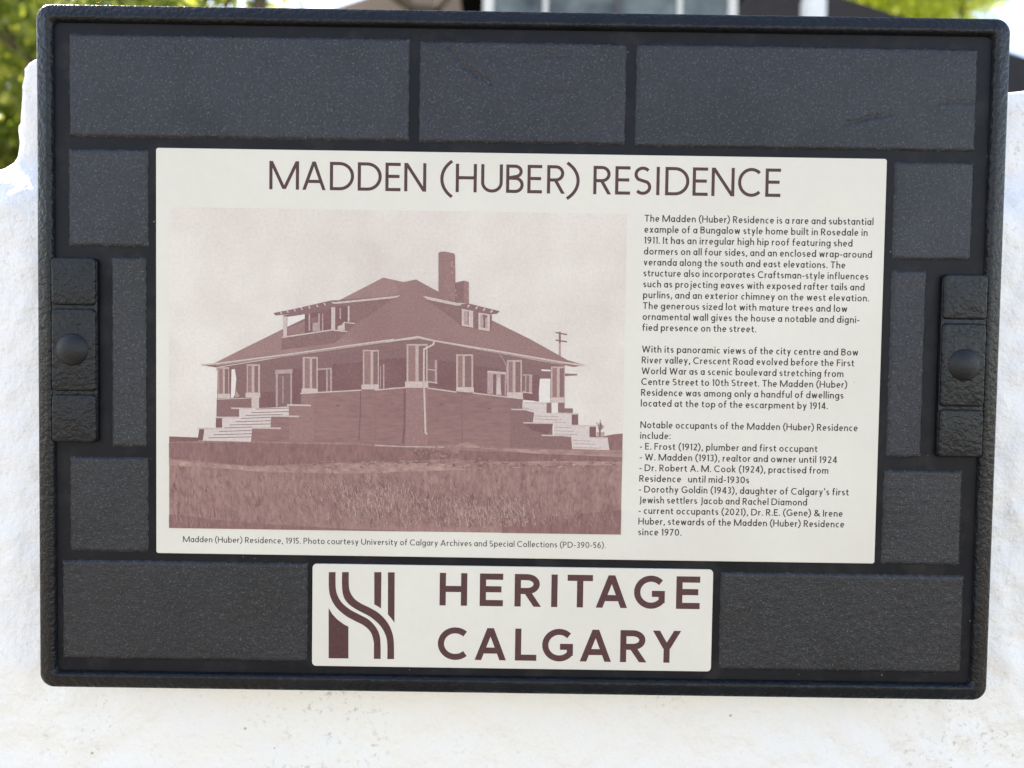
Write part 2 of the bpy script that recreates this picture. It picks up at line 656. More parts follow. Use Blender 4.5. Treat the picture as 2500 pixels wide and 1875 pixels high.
def clamp(x0, x1, pads, rivet_xy, side):
    y_top, y_bot = pads[0][0], pads[-1][1]
    if side < 0: base = rrect(x0, x1, y_bot, y_top, 2.2)
    else: base = rrect(x0, x1, y_bot, y_top, 2.2)
    c = obj('mounting_clamp', slab_mm('mounting_clamp', base, FIELD - 0.5, 1.9, 0.6, 3), M_CAST, plaque)
    for (a, b) in pads:
        obj('pad', slab_mm('pad', rrect(x0 + 0.25, x1 - 0.25, b, a, 2.0, 6), 0.8, 3.1, 1.2, 5), M_CAST, c)
    obj('rivet', dome(7.7, 3.6, rivet_xy[0], rivet_xy[1], 3.0), M_SCREW, c)


H = 2.9
yy = lambda px, py: U(px, py, H)[1]
clamp(U(123, 850, H)[0], U(234, 850, H)[0], [(yy(180, 628), yy(180, 745)), (yy(180, 753), yy(180, 955)), (yy(180, 963), yy(180, 1080))],
      U(173.5, 853, 4), -1)
clamp(U(2298, 890, H)[0], U(2408, 890, H)[0], [(yy(2350, 669), yy(2350, 780)), (yy(2350, 789), yy(2350, 993)), (yy(2350, 1000), yy(2350, 1117))],
      U(2357.5, 891, 4), 1)

# the two cream panels
info = obj('information_panel', slab_mm('information_panel', rrect(-172, 172, -96.1, 96.1, 1.2, 4), FIELD - 0.2, 0.0, 0.35, 2, False), M_PANEL, plaque)
logo = obj('name_panel', slab_mm('name_panel', rrect(-97.2, 94.9, -149.7, -100.1, 2.0, 5), FIELD - 0.2, 0.0, 0.35, 2, False), M_PANEL, plaque)


# ------------------------------------------------------------------ lettering drawn as pen strokes
def arc(cx, cy, rx, ry, a0, a1, n=14):
    return [(cx + rx * math.cos(rad(a0 + (a1 - a0) * i / n)), cy + ry * math.sin(rad(a0 + (a1 - a0) * i / n))) for i in range(n + 1)]


def spine(w, H_, h):
    """an s of width w and height H_"""
    r = H_ / 2
    top = arc(w / 2, H_ - (r + h) / 2 - 0.0, w / 2 - h, (r - h) / 2 + 0.0, 38, 250, 12)
    bot = arc(w / 2, (r + h) / 2, w / 2 - h, (r - h) / 2, 70, -142, 12)
    return top[:-1] + bot[1:]


WID = dict(A=.80, B=.60, C=.78, D=.80, E=.52, F=.50, G=.82, H=.74, I=.13, J=.34, L=.50, M=1.02, N=.76, P=.58, R=.60, S=.56, T=.62,
           U=.74, W=1.10, Y=.68, a=.53, b=.56, c=.47, d=.56, e=.53, f=.36, g=.55, h=.52, i=.14, j=.26, k=.52, l=.13, m=.84, n=.52, o=.58,
           p=.56, r=.33, s=.41, t=.36, u=.52, v=.50, w=.76, x=.50, y=.52, z=.44)
WID.update({'(': .30, ')': .30, '.': .15, ',': .17, ':': .15, '-': .28, "'": .16, '&': .78, '0': .60, '1': .26, '2': .52, '3': .50,
            '4': .58, '5': .50, '6': .54, '7': .52, '9': .54})
X = 0.69
ASC = 1.07
DSC = -0.29


def glyph(ch, h, w):
    """list of ('s', centreline points) or ('d', x0, y0, x1, y1) diagonals with level ends"""
    st, dg_ = [], []
    S_ = lambda *p: st.append(('s', list(p)))
    P_ = lambda p: st.append(('s', p))
    D_ = lambda *p: st.append(('d',) + p)
    c, t, b = w / 2, 1 - h, h
    k = h * 1.08
    if ch == 'A':
        D_(k, 0, c, 1); D_(w - k, 0, c, 1); S_((w * .22, .30), (w * .78, .30))
    elif ch == 'B':
        S_((h, 0), (h, 1))
        P_([(h, t)] + arc(w * .50, .76, w * .40 - h * .6, .24 - h, 90, -90) + [(h, .52)])
        P_([(h, .52)] + arc(w * .52, .26 + h / 2, w * .48 - h, .26 - h / 2, 90, -90) + [(h, b)])
    elif ch == 'C':
        P_(arc(w * .58, .5, w * .58 - h, .5 - h + .01, 47, 313, 24))
    elif ch == 'D':
        S_((h, 0), (h, 1))
        P_([(h, t)] + arc(w * .40, .5, w * .60 - h, .5 - h, 90, -90, 20) + [(h, b)])
    elif ch in 'EF':
        S_((h, 0), (h, 1)); S_((h, t), (w, t)); S_((h, .52), (w * .93, .52))
        if ch == 'E': S_((h, b), (w, b))
    elif ch == 'G':
        P_(arc(w * .55, .5, w * .55 - h, .5 - h + .01, 45, 325, 24) + [])
        S_((w - h, .17), (w - h, .45 + h))
        S_((w * .58, .45), (w, .45))
    elif ch == 'H':
        S_((h, 0), (h, 1)); S_((w - h, 0), (w - h, 1)); S_((h, .51), (w - h, .51))
    elif ch == 'I':
        S_((c, 0), (c, 1))
    elif ch == 'J':
        P_([(w - h, 1), (w - h, .05)] + arc(w * .1, .05, w * .9 - h, .25, 0, -70, 8))
    elif ch == 'L':
        S_((h, 0), (h, 1)); S_((h, b), (w, b))
    elif ch == 'M':
        S_((h, 0), (h, 1)); S_((w - h, 0), (w - h, 1)); D_(k, 1, c, .02); D_(w - k, 1, c, .02)
    elif ch == 'N':
        S_((h, 0), (h, 1)); S_((w - h, 0), (w - h, 1)); D_(k, 1, w - k, 0)
    elif ch in 'PR':
        S_((h, 0), (h, 1))
        m = .46 if ch == 'P' else .48
        P_([(h, t)] + arc(w * .48, (t + m) / 2, w * .48 - h, (t - m) / 2, 90, -90) + [(h, m)])
        if ch == 'R': D_(w * .46, m, w - k, 0)
    elif ch == 'S':
        P_(spine(w, 1, h))
    elif ch == 'T':
        S_((c, 0), (c, 1)); S_((0, t), (w, t))
    elif ch == 'U':
        P_([(h, 1), (h, .36)] + arc(c, .36, c - h, .36 - h, 180, 360, 16) + [(w - h, 1)])
    elif ch == 'W':
        D_(k, 1, w * .27, 0); D_(w * .27, 0, c, .95); D_(c, .95, w * .73, 0); D_(w * .73, 0, w - k, 1)
    elif ch == 'Y':
        S_((c, 0), (c, .48)); D_(k, 1, c, .44); D_(w - k, 1, c, .44)
    elif ch in 'adgq':
        P_(arc(c - h * .25, X / 2, c - h, X / 2 - h + .01, 20, 340, 24))
        P_(arc(c - h * .25, X / 2, c - h, X / 2 - h + .01, -25, 25, 4))
        if ch == 'a': S_((w - h, 0), (w - h, X))
        elif ch == 'd': S_((w - h, 0), (w - h, ASC))
        else: P_([(w - h, X), (w - h, -.04)] + arc(c, -.04, c - h, .22, 0, -150, 12))
    elif ch in 'bp':
        P_(arc(c + h * .25, X / 2, c - h, X / 2 - h + .01, 0, 360, 26))
        if ch == 'b': S_((h, 0), (h, ASC))
        else: S_((h, DSC), (h, X))
    elif ch == 'c':
        P_(arc(w * .58, X / 2, w * .58 - h, X / 2 - h + .01, 52, 308, 20))
    elif ch == 'e':
        P_([(h * 1.4, X * .5), (w - h * .9, X * .5)])
        P_(arc(c, X / 2, c - h, X / 2 - h + .01, -2, 312, 24))
    elif ch == 'f':
        P_([(w * .38, 0), (w * .38, .82)] + arc(w * .38 + .17, .82, .17, .2, 180, 75, 8)); S_((0, X - h), (w * .92, X - h))
    elif ch == 'h':
        S_((h, 0), (h, ASC)); P_([(h, .40)] + arc(c, X - .26, c - h, .26 - h, 172, 0, 12) + [(w - h, 0)])
    elif ch == 'i':
        S_((c, 0), (c, X)); S_((c, .84), (c, .84 + h * 2.3))
    elif ch == 'j':
        P_([(w - h, X), (w - h, -.08)] + arc(w * .15, -.08, w * .85 - h, .19, 0, -80, 8)); S_((w - h, .84), (w - h, .84 + h * 2.3))
    elif ch == 'k':
        S_((h, 0), (h, ASC)); D_(h * 1.5, .30, w - k, X); D_(w * .32, .44, w - k, 0)
    elif ch == 'l':
        S_((c, 0), (c, ASC))
    elif ch == 'm':
        S_((h, 0), (h, X))
        q = (w - 2 * h) / 4
        P_([(h, .40)] + arc(h + q, X - .24, q, .24 - h, 172, 0, 12) + [(h + 2 * q, 0)])
        P_([(h + 2 * q, .40)] + arc(h + 3 * q, X - .24, q, .24 - h, 172, 0, 12) + [(w - h, 0)])
    elif ch == 'n':
        S_((h, 0), (h, X)); P_([(h, .38)] + arc(c, X - .26, c - h, .26 - h, 172, 0, 12) + [(w - h, 0)])
    elif ch == 'o':
        P_(arc(c, X / 2, c - h, X / 2 - h + .01, 0, 360, 26))
    elif ch == 'r':
        S_((h, 0), (h, X)); P_([(h, .36)] + arc(w * .95, X - .30, w * .95 - h, .30 - h, 172, 88, 8))
    elif ch == 's':
        P_(spine(w, X, h))
    elif ch == 't':
        P_([(w * .40, .88), (w * .40, .2)] + arc(w * .40 + .17, .2, .17, .2 - h, 180, 285, 8)); S_((0, X - h), (w * .95, X - h))
    elif ch == 'u':
        S_((w - h, 0), (w - h, X)); P_([(h, X), (h, .26)] + arc(c, .26, c - h, .26 - h, 180, 352, 12) + [(w - h, .3)])
    elif ch == 'v':
        D_(k, X, c, 0); D_(w - k, X, c, 0)
    elif ch == 'w':
        D_(k, X, w * .28, 0); D_(w * .28, 0, c, X * .96); D_(c, X * .96, w * .72, 0); D_(w * .72, 0, w - k, X)
    elif ch == 'x':
        D_(k, 0, w - k, X); D_(k, X, w - k, 0)
    elif ch == 'y':
        D_(k, X, c + h * .2, .02); D_(w - k, X, w * .30, DSC)
    elif ch == 'z':
        S_((0, X - h), (w, X - h)); S_((0, h), (w, h)); D_(k, h, w - k, X - h)
    elif ch == '(':
        P_(arc(w * 2.6, .46, w * 2.6 - h, .80, 128, 232, 14))
    elif ch == ')':
        P_(arc(-w * 1.6, .46, w * 2.6 - h, .80, 52, -52, 14))
    elif ch == '.':
        S_((c, 0), (c, h * 2.3))
    elif ch == ',':
        D_(c - .03, -.15, c + .03, h * 2.3)
    elif ch == ':':
        S_((c, 0), (c, h * 2.3)); S_((c, X - h * 2.3), (c, X))
    elif ch == '-':
        S_((0, .36), (w, .36))
    elif ch == "'":
        D_(c - .03, .74, c + .03, 1.04)
    elif ch == '&':
        P_([(w, 0), (w * .25, .62)] + arc(w * .38, .78, w * .2, .22 - h, 200, -60, 14) + [(w * .2, .42)] + arc(w * .36, .25, w * .36 - h, .25 - h, 140, 330, 14) + [(w * .92, .46)])
    elif ch == '0':
        P_(arc(c, .5, c - h, .5 - h, 0, 360, 28))
    elif ch == '1':
        S_((w - h, 0), (w - h, 1)); D_(h, .80, w - h, .97)
    elif ch == '2':
        P_(arc(c, .72, c - h, .28 - h, 150, -35, 14) + [(h * 1.6, h)]); S_((h * .6, h), (w, h))
    elif ch == '3':
        P_(arc(c - .02, .75, c - h, .25 - h, 140, -88, 14)); P_(arc(c - .02, .27, c - h, .27 - h, 88, -140, 14))
    elif ch == '4':
        S_((w * .74, 0), (w * .74, 1)); D_(k, .26, w * .72, 1); S_((h, .27), (w, .27))
    elif ch == '5':
        P_([(w * .92, t), (w * .2, t), (w * .16, .55)] + arc(c - .02, .31, c - h, .31 - h, 115, -140, 16))
    elif ch == '6':
        P_(arc(c, .31, c - h, .31 - h, 0, 360, 24)); P_([(h, .33), (w * .22, .68), (w * .72, 1)])
    elif ch == '7':
        S_((0, t), (w, t)); D_(w * .25, 0, w - k, t)
    elif ch == '9':
        P_(arc(c, .69, c - h, .31 - h, 0, 360, 24)); P_([(w - h, .67), (w * .78, .32), (w * .28, 0)])
    return st


def strip(pts, h):
    """outline of a butt-ended stroke with mitred bends"""
    l, r = [], []
    n_ = len(pts)
    for i in range(n_):
        a = pts[max(i - 1, 0)]
        b = pts[i]
        c = pts[min(i + 1, n_ - 1)]
        d1 = Vector((b[0] - a[0], b[1] - a[1]))
        d2 = Vector((c[0] - b[0], c[1] - b[1]))
        if d1.length < 1e-9: d1 = d2
        if d2.length < 1e-9: d2 = d1
        d1.normalize()
        d2.normalize()
        t_ = d1 + d2
        if t_.length < 1e-6: t_ = d1
        t_.normalize()
        nn = Vector((-t_.y, t_.x))
        m_ = min(1 / max(0.4, nn.dot(Vector((-d1.y, d1.x)))), 2)
        l.append((b[0] + nn.x * h * m_, b[1] + nn.y * h * m_))
        r.append((b[0] - nn.x * h * m_, b[1] - nn.y * h * m_))
    return l, r


def put_glyph(mb, ch, h, w, ox, oy, sx, sy, h0=0.05):
    """draw at origin (ox, oy) mm; sx, sy scale units to mm"""
    for i, s_ in enumerate(glyph(ch, h, w)):
        hh = h0 + 0.002 * i
        T = lambda p: (ox + p[0] * sx, oy + p[1] * sy, hh)
        if s_[0] == 'd':
            _, x0, y0, x1, y1 = s_
            L_ = math.hypot(x1 - x0, y1 - y0)
            k = h * L_ / max(abs(y1 - y0), 1e-6)
            mb.poly([T((x0 - k, y0)), T((x0 + k, y0)), T((x1 + k, y1)), T((x1 - k, y1))])
        else:
            l, r = strip(s_[1], h)
            for q in range(len(l) - 1):
                mb.poly([T(l[q]), T(r[q]), T(r[q + 1]), T(l[q + 1])])


def advance(text, sp):
    x = 0
    pos = []
    for ch in text:
        if ch == ' ':
            x += 0.26
            continue
        w = WID[ch]
        pos.append((ch, x, w))
        x += w + sp
    return pos, x - sp


def put_line(mb, text, x0, x1, y, cap, h, sp=0.15):
    pos, tot = advance(text, sp)
    k = (x1 - x0) / tot
    hx = h
    for ch, x, w in pos:
        put_glyph(mb, ch, hx, w, x0 + x * k, y, k, cap)


# title: every letter at its own measured place
TB = 77.47
def tpx(v, second):
    return (380 + v / 2.4578) if not second else (1200 + v / 2.212)
title = [('M', 682, 860, 0), ('A', 880, 1020, 0), ('D', 1045, 1190, 0), ('D', 1212, 1356, 0), ('E', 1378, 1469, 0), ('N', 1491, 1623, 0),
         ('(', 1707, 1772, 0), ('H', 1800, 1926, 0), ('U', 1952, 2082, 0), ('B', 78, 173, 1), ('E', 193, 272, 1), ('R', 299, 395, 1),
         (')', 412, 475, 1), ('R', 549, 645, 1), ('E', 667, 748, 1), ('S', 770, 862, 1), ('I', 888, 908, 1), ('D', 937, 1067, 1),
         ('E', 1085, 1167, 1), ('N', 1187, 1311, 1), ('C', 1330, 1455, 1), ('E', 1478, 1560, 1)]
mb = MB(True)
CAP = 13.25
for ch, a, b, s2 in title:
    xa = U(tpx(a, s2), 470)[0]
    xb = U(tpx(b, s2), 470)[0]
    h = 0.056
    put_glyph(mb, ch, h, (xb - xa) / CAP, xa, TB, CAP, CAP)
obj('title_lettering', mb.mesh('title_lettering'), M_INK, info)

body = """The Madden (Huber) Residence is a rare and substantial|2132
example of a Bungalow style home built in Rosedale in|2117.9
1911. It has an irregular high hip roof featuring shed|2080.9
dormers on all four sides, and an enclosed wrap-around|2128.6
veranda along the south and east elevations. The|2063.5
structure also incorporates Craftsman-style influences|2119.6
such as projecting eaves with exposed rafter tails and|2110.4
purlins, and an exterior chimney on the west elevation.|2121.6
The generous sized lot with mature trees and low|2068.3
ornamental wall gives the house a notable and digni-|2097.7
fied presence on the street.|1846
|0
With its panoramic views of the city centre and Bow|2095
River valley, Crescent Road evolved before the First|2085
World War as a scenic boulevard stretching from|2059
Centre Street to 10th Street. The Madden (Huber)|2068.3
Residence was among only a handful of dwellings|2059
located at the top of the escarpment by 1914.|2020.7
|0
Notable occupants of the Madden (Huber) Residence|2093.5
include:|1636.7
- E. Frost (1912), plumber and first occupant|1995.4
- W. Madden (1913), realtor and owner until 1924|2043
- Dr. Robert A. M. Cook (1924), practised from|2022
Residence   until mid-1930s|1828.7
- Dorothy Goldin (1943), daughter of Calgary's first|2071.7
Jewish settlers Jacob and Rachel Diamond|1970
- current occupants (2021), Dr. R.E. (Gene) & Irene|2057
Huber, stewards of the Madden (Huber) Residence|2060.5
since 1970.|1663.3""".split('\n')
mb = MB(True)
for i, ln in enumerate(body):
    txt, rx = ln.rsplit('|', 1)
    if not txt: continue
    y = 65.0 - i * 5.137
    py = 541 + i * 26.4
    put_line(mb, txt, 58.44, U(float(rx), py + 12)[0], y, 3.22, 0.070)
obj('paragraph_text', mb.mesh('paragraph_text'), M_INK2, info)
mb = MB(True)
put_line(mb, 'Madden (Huber) Residence, 1915. Photo courtesy University of Calgary Archives and Special Collections (PD-390-56).',
         -159.1, 43.1, -90.5, 2.85, 0.060)
obj('caption_text', mb.mesh('caption_text'), M_INK2, info)

# name panel: letters and emblem
lp = lambda v: 700 + v / 2.011
rows = [([('H', 750, 885), ('E', 947, 1061), ('R', 1118, 1246), ('I', 1298, 1328), ('T', 1377, 1501), ('A', 1517, 1671), ('G', 1704, 1855), ('E', 1911, 2027)], -119.3, 1480, 15.75),
        ([('C', 741, 888), ('A', 922, 1076), ('L', 1120, 1225), ('G', 1253, 1404), ('A', 1438, 1592), ('R', 1636, 1764), ('Y', 1796, 1932)], -145.55, 1614, 15.55)]
mb = MB(True)
for letters, base, py, cap in rows:
    for ch, a, b in letters:
        xa, xb = U(lp(a), py)[0], U(lp(b), py)[0]
        put_glyph(mb, ch, 0.094, (xb - xa) / cap, xa, base, cap, cap)
obj('name_lettering', mb.mesh('name_lettering'), M_LOGO, logo)


def smooth_line(p, n=6):
    o = []
    for i in range(len(p) - 1):
        p0, p1, p2, p3 = p[max(i - 1, 0)], p[i], p[i + 1], p[min(i + 2, len(p) - 1)]
        for k in range(n):
            t_ = k / n
            o.append(tuple(0.5 * (2 * p1[c] + (p2[c] - p0[c]) * t_ + (2 * p0[c] - 5 * p1[c] + 4 * p2[c] - p3[c]) * t_ ** 2 +
                                  (3 * p1[c] - p0[c] - 3 * p2[c] + p3[c]) * t_ ** 3) for c in (0, 1)))
    o.append(p[-1])
    return o


mb = MB(True)
E_ = lambda x, y: U(lp(x), 1340 + y / 2.011)
def ribbon(l, r):
    l, r = smooth_line(l), smooth_line(r)
    for i in range(len(l) - 1):
        mb.poly([E_(*l[i]) + (0.05,), E_(*r[i]) + (0.05,), E_(*r[i + 1]) + (0.05,), E_(*l[i + 1]) + (0.05,)])
ribbon([(207, 114), (207, 190), (215, 235), (240, 283), (285, 325), (330, 351), (380, 377), (413, 410), (427, 455), (428, 490), (428, 540)],
       [(240, 114), (240, 180), (247, 222), (270, 263), (310, 297), (352, 320), (402, 347), (440, 388), (457, 430), (461, 480), (461, 540)])
ribbon([(272, 114), (272, 190), (281, 238), (304, 270), (335, 293), (370, 312), (415, 337), (460, 378), (486, 425), (494, 470), (494, 541)],
       [(305, 114), (305, 178), (313, 215), (335, 247), (370, 271), (410, 290), (455, 318), (495, 362), (518, 412), (526, 462), (527, 541)])
for pl in ([(430, 114), (465, 114), (463, 292), (447, 282), (430, 272)], [(497, 115), (530, 115), (529, 362), (513, 340), (497, 322)],
           [(206, 291), (225, 322), (250, 348), (280, 370), (303, 382), (303, 538), (206, 537)]):
    mb.poly([E_(*p) + (0.05,) for p in pl])
obj('emblem', mb.mesh('emblem'), M_LOGO, logo)

# ------------------------------------------------------------------ printed duotone picture of the house
TONES = dict(
    sky=print_mat('print_sky', (213, 199, 190), 0.04, 700, None, (227, 219, 208), 16),
    gap=print_mat('print_gap', (224, 214, 207), 0.04),
    trim=print_mat('print_trim', (201, 180, 172), 0.09),
    post=print_mat('print_post', (190, 164, 157), 0.10),
    step=print_mat('print_step', (208, 193, 186), 0.07),
    roof=print_mat('print_roof', (154, 120, 115), 0.10, 1100, None, (147, 112, 108), 40),
    rooflit=print_mat('print_roof_lit', (161, 127, 122), 0.10, 1100, None, (152, 118, 113), 50),
    wall=print_mat('print_wall', (139, 105, 102), 0.10, 900),
    brick=print_mat('print_brick', (150, 114, 110), 0.10, 420, (0.35, 1, 1.6), (144, 107, 104), 40),
    porch=print_mat('print_porch', (136, 102, 100), 0.10),
    dark=print_mat('print_dark', (123, 86, 86), 0.12, 900, None, (133, 95, 94), 60),
    pane=print_mat('print_pane', (178, 151, 147), 0.12),
    chim=print_mat('print_chimney', (153, 117, 113), 0.10, 800),
    ground=print_mat('print_ground', (153, 116, 111), 0.14, 420, (1.5, 1, 0.55), (164, 128, 121), 90),
    shade=print_mat('print_ground_shade', (134, 98, 95), 0.13, 420, (1.5, 1, 0.55), (147, 109, 105), 90),
    band=print_mat('print_ground_band', (176, 141, 132), 0.16, 300, (0.6, 1, 1.6), (160, 123, 117), 110),
    pale=print_mat('print_pale_earth', (187, 158, 150), 0.15, 300),
    grass=print_mat('print_grass', (188, 156, 147), 0.10),
    grassd=print_mat('print_grass_dark', (132, 96, 96), 0.10))
names = list(TONES)
TI = {k: i for i, k in enumerate(names)}
PX0, PX1, PY0, PY1 = -165.7, 50.1, -83.8, 68.5
pic = MB(True)
layer = [0.04]


def PP(pts, tone, f=None, dh=0.0008):
    """pts in photo pixels (or a zoomed frame f)"""
    layer[0] += dh
    o = []
    for x, y in pts:
        if f: x, y = f[0] + x / f[2], f[1] + y / f[2]
        a, b = U(x, y)
        o.append((min(max(a, PX0), PX1), min(max(b, PY0), PY1), layer[0]))
    pic.poly(o, TI[tone])


A = (400, 640, 3.457)
B = (950, 600, 3.19)
Cc = (400, 1050, 1.94)
toP = lambda f, *p: [(f[0] + x / f[2], f[1] + y / f[2]) for x, y in p]


def R4(f, x0, y0, x1, y1, tone, sk=0.0):
    """upright box, sk = drop of the right end"""
    PP([(x0, y0), (x1, y0 + sk), (x1, y1 + sk), (x0, y1)], tone, f)


def line(f, pts, th, tone):
    l, r = strip(pts, th / 2)
    PP(l + r[::-1], tone, f)


# backing sky
pic.poly([(PX0, PY0, 0.04), (PX1, PY0, 0.04), (PX1, PY1, 0.04), (PX0, PY1, 0.04)], TI['sky'])
# ground and far hill
PP(toP(A, (20, 1470), (290, 1480), (1000, 1500)) + toP(B, (300, 1520), (1690, 1480), (1750, 1468), (1850, 1462)) + [(1540, 1320), (400, 1320)], 'ground')
PP(toP(A, (20, 1470), (290, 1480), (290, 1512), (20, 1516)), 'dark')
PP(toP(B, (1690, 1480), (1750, 1468), (1850, 1462), (1850, 1590), (1715, 1590)), 'shade')
# pole
R4(B, 1321, 668, 1338, 862, 'pane')
line(B, [(1297, 676), (1386, 692)], 11, 'wall')
line(B, [(1297, 735), (1386, 748)], 11, 'wall')
R4(B, 1322, 672, 1336, 760, 'wall')
# far eave
PP([(1180, 985), (1465, 998), (1465, 1010), (1370, 1016), (1175, 1032)], 'roof', B)
# main roof
PP(toP(A, (320, 868), (430, 850), (700, 715), (1000, 567), (1200, 468), (1480, 322), (1852, 130)) +
   [(985, 688.5)] + toP(B, (210, 262), (300, 312), (390, 360), (800, 580), (1100, 728), (1390, 890), (1522, 928), (1440, 945), (860, 835), (225, 720)) +
   toP(A, (1936, 662), (1040, 790), (440, 888)), 'roof')
# lit left slope
PP(toP(A, (430, 850), (700, 715), (1000, 567), (1000, 735), (1440, 677), (1500, 640), (1700, 690), (1040, 776), (440, 862)), 'rooflit')
PP(toP(A, (1480, 322), (1852, 130), (1936, 150), (1990, 240), (1936, 285)) , 'rooflit')
# veranda shadow
PP(toP(A, (455, 890), (1040, 795), (1936, 668)) + toP(B, (225, 724), (860, 838), (1370, 940), (1368, 1225), (1030, 1200), (0, 1120)) +
   toP(A, (1160, 1120), (1160, 1210), (805, 1235), (735, 1240), (735, 1160), (450, 1160)), 'porch')
PP(toP(A, (455, 890), (1040, 797), (1936, 670), (1936, 705), (1040, 830), (470, 912)), 'wall')
PP(toP(B, (225, 724), (860, 840), (1368, 932), (1366, 958), (860, 872), (225, 758)), 'wall')
PP(toP(B, (0, 760), (140, 735), (140, 790), (0, 812)), 'wall')
for f, x0, y0, x1, y1, sk in ((A, 1302, 912, 1372, 1090, -4), (A, 1420, 862, 1674, 1092, -20), (A, 1818, 822, 1945, 1066, -12), (A, 812, 1095, 940, 1225, 0),
                              (A, 1085, 900, 1170, 1195, 0), (B, 0, 880, 136, 1105, -6)):
    R4(f, x0, y0, x1, y1, 'dark', sk)
PP([(300, 885), (524, 905), (524, 1135), (300, 1085)], 'dark', B)
PP([(655, 930), (918, 968), (918, 1170), (655, 1148)], 'dark', B)
PP([(1035, 1002), (1172, 1005), (1166, 1215), (1035, 1190)], 'dark', B)
PP([(520, 895), (568, 890), (562, 1110), (520, 1110)], 'dark', A)
# gaps of sky through the veranda
PP([(572, 905), (600, 903), (612, 985), (600, 1120), (585, 1145), (566, 1145)], 'gap', A)
PP([(610, 1085), (640, 1130), (600, 1145)], 'pane', A)
PP([(1174, 1035), (1256, 1035), (1254, 1218), (1168, 1215), (1166, 1150)], 'gap', B)
PP([(1180, 962), (1258, 966), (1256, 978), (1190, 975)], 'gap', B)
# door and windows in the veranda
R4(A, 940, 910, 1086, 945, 'pane', -8)
for x0, x1 in ((945, 962), (1068, 1082)): R4(A, x0, 940, x1, 1222, 'pane', -4)
R4(A, 985, 960, 1000, 1190, 'wall')
R4(A, 1002, 960, 1010, 1190, 'pane')
R4(A, 1300, 898, 1418, 912, 'pane', -8)
for x0, x1 in ((1370, 1384), (1404, 1420)): R4(A, x0, 905, x1, 1090, 'pane')
R4(A, 1850, 862, 1862, 1066, 'pane')
R4(A, 1825, 880, 1832, 1066, 'pane')
PP([(302, 890), (372, 890), (376, 1072), (302, 1060)], 'wall', B)
R4(B, 356, 890, 374, 1072, 'pane')
line(B, [(302, 962), (360, 970)], 7, 'trim')
line(B, [(302, 1058), (376, 1070)], 9, 'trim')
PP([(765, 972), (912, 985), (912, 1168), (765, 1150)], 'pane', B)
PP([(810, 1000), (835, 1000), (832, 1160), (810, 1156)], 'dark', B)
PP([(870, 1000), (900, 1005), (900, 1165), (872, 1160)], 'dark', B)
line(B, [(765, 980), (912, 992)], 14, 'trim')
PP([(846, 1030), (862, 1020), (866, 1090), (875, 1160), (835, 1160), (838, 1090)], 'trim', B)
PP([(1040, 1000), (1115, 1003), (1112, 1148), (1040, 1140)], 'pane', B)
PP([(1040, 1010), (1060, 1010), (1060, 1132), (1040, 1130)], 'wall', B)
line(B, [(1040, 1140), (1116, 1148)], 8, 'trim')
line(B, [(1080, 1010), (1078, 1140)], 22, 'wall')
# left pier and low walls
PP([(447, 1155), (738, 1145), (738, 1228), (636, 1236), (636, 1304), (444, 1304)], 'wall', A)
line(A, [(450, 1158), (736, 1146)], 6, 'trim')


def column(f, x0, y0, x1, y1, p1, p2, base, slope=0.0):
    R4(f, x0, y0, x1, y1, 'post', slope)
    R4(f, p1[0], y0 + 12, p1[1], y1 - 5, 'chim')
    R4(f, p2[0], y0 + 14, p2[1], y1 - 5, 'wall')
    R4(f, base[0], y1 - 2, base[1], base[2], 'trim', slope)


column(A, 463, 886, 552, 1115, (468, 498), (515, 545), (455, 560, 1150))
column(A, 700, 862, 812, 1105, (709, 742), (765, 796), (690, 815, 1140))
R4(A, 740, 1138, 804, 1236, 'trim')
column(A, 1172, 800, 1300, 1070, (1190, 1232), (1252, 1288), (1163, 1300, 1106))
column(A, 1680, 740, 1815, 1036, (1692, 1745), (1768, 1806), (1668, 1815, 1074))
column(B, 136, 765, 300, 1060, (150, 205), (230, 288), (124, 305, 1106))
column(B, 522, 845, 655, 1105, (537, 572), (590, 641), (522, 660, 1142))
column(B, 918, 890, 1035, 1145, (930, 962), (984, 1023), (918, 1042, 1188))
column(B, 1260, 940, 1368, 1185, (1272, 1306), (1328, 1362), (1256, 1370, 1222))
# brick base
PP(toP(A, (1158, 1107), (1660, 1083), (1936, 1068)) + toP(B, (125, 1105), (310, 1110), (660, 1147), (1042, 1190), (1038, 1275), (1130, 1300), (1120, 1375),
   (1272, 1388), (1272, 1475), (1420, 1490), (1424, 1588), (950, 1572), (550, 1548), (0, 1562)) +
   toP(A, (1640, 1522), (738, 1512), (746, 1405), (902, 1400), (906, 1300), (1056, 1290), (1056, 1210), (1160, 1200)), 'brick')
PP(toP(B, (130, 1106), (300, 1108), (300, 1555), (130, 1558)), 'chim')
PP(toP(B, (945, 1185), (1040, 1190), (1040, 1275), (1120, 1300), (1120, 1375), (1270, 1388), (1270, 1475), (1420, 1490), (1422, 1586), (940, 1568)), 'wall')
PP(toP(B, (1050, 1390), (1278, 1390), (1240, 1470), (1120, 1440)), 'dark')
PP(toP(A, (1160, 1108), (1268, 1104), (1268, 1512), (1060, 1510), (1060, 1210), (1160, 1203)), 'chim')
line(A, [(1661, 1085), (1658, 1300), (1646, 1505)], 9, 'dark')
line(A, [(1788, 1080), (1786, 1510)], 5, 'wall')
line(B, [(122, 1115), (120, 1400), (108, 1540)], 16, 'dark')
line(B, [(563, 1146), (570, 1540)], 14, 'wall')
for f, x0, y0, x1, y1 in ((B, 390, 1230, 425, 1242), (B, 768, 1262, 796, 1273), (B, 10, 1225, 40, 1234), (A, 1455, 1206, 1487, 1217)): R4(f, x0, y0, x1, y1, 'dark')
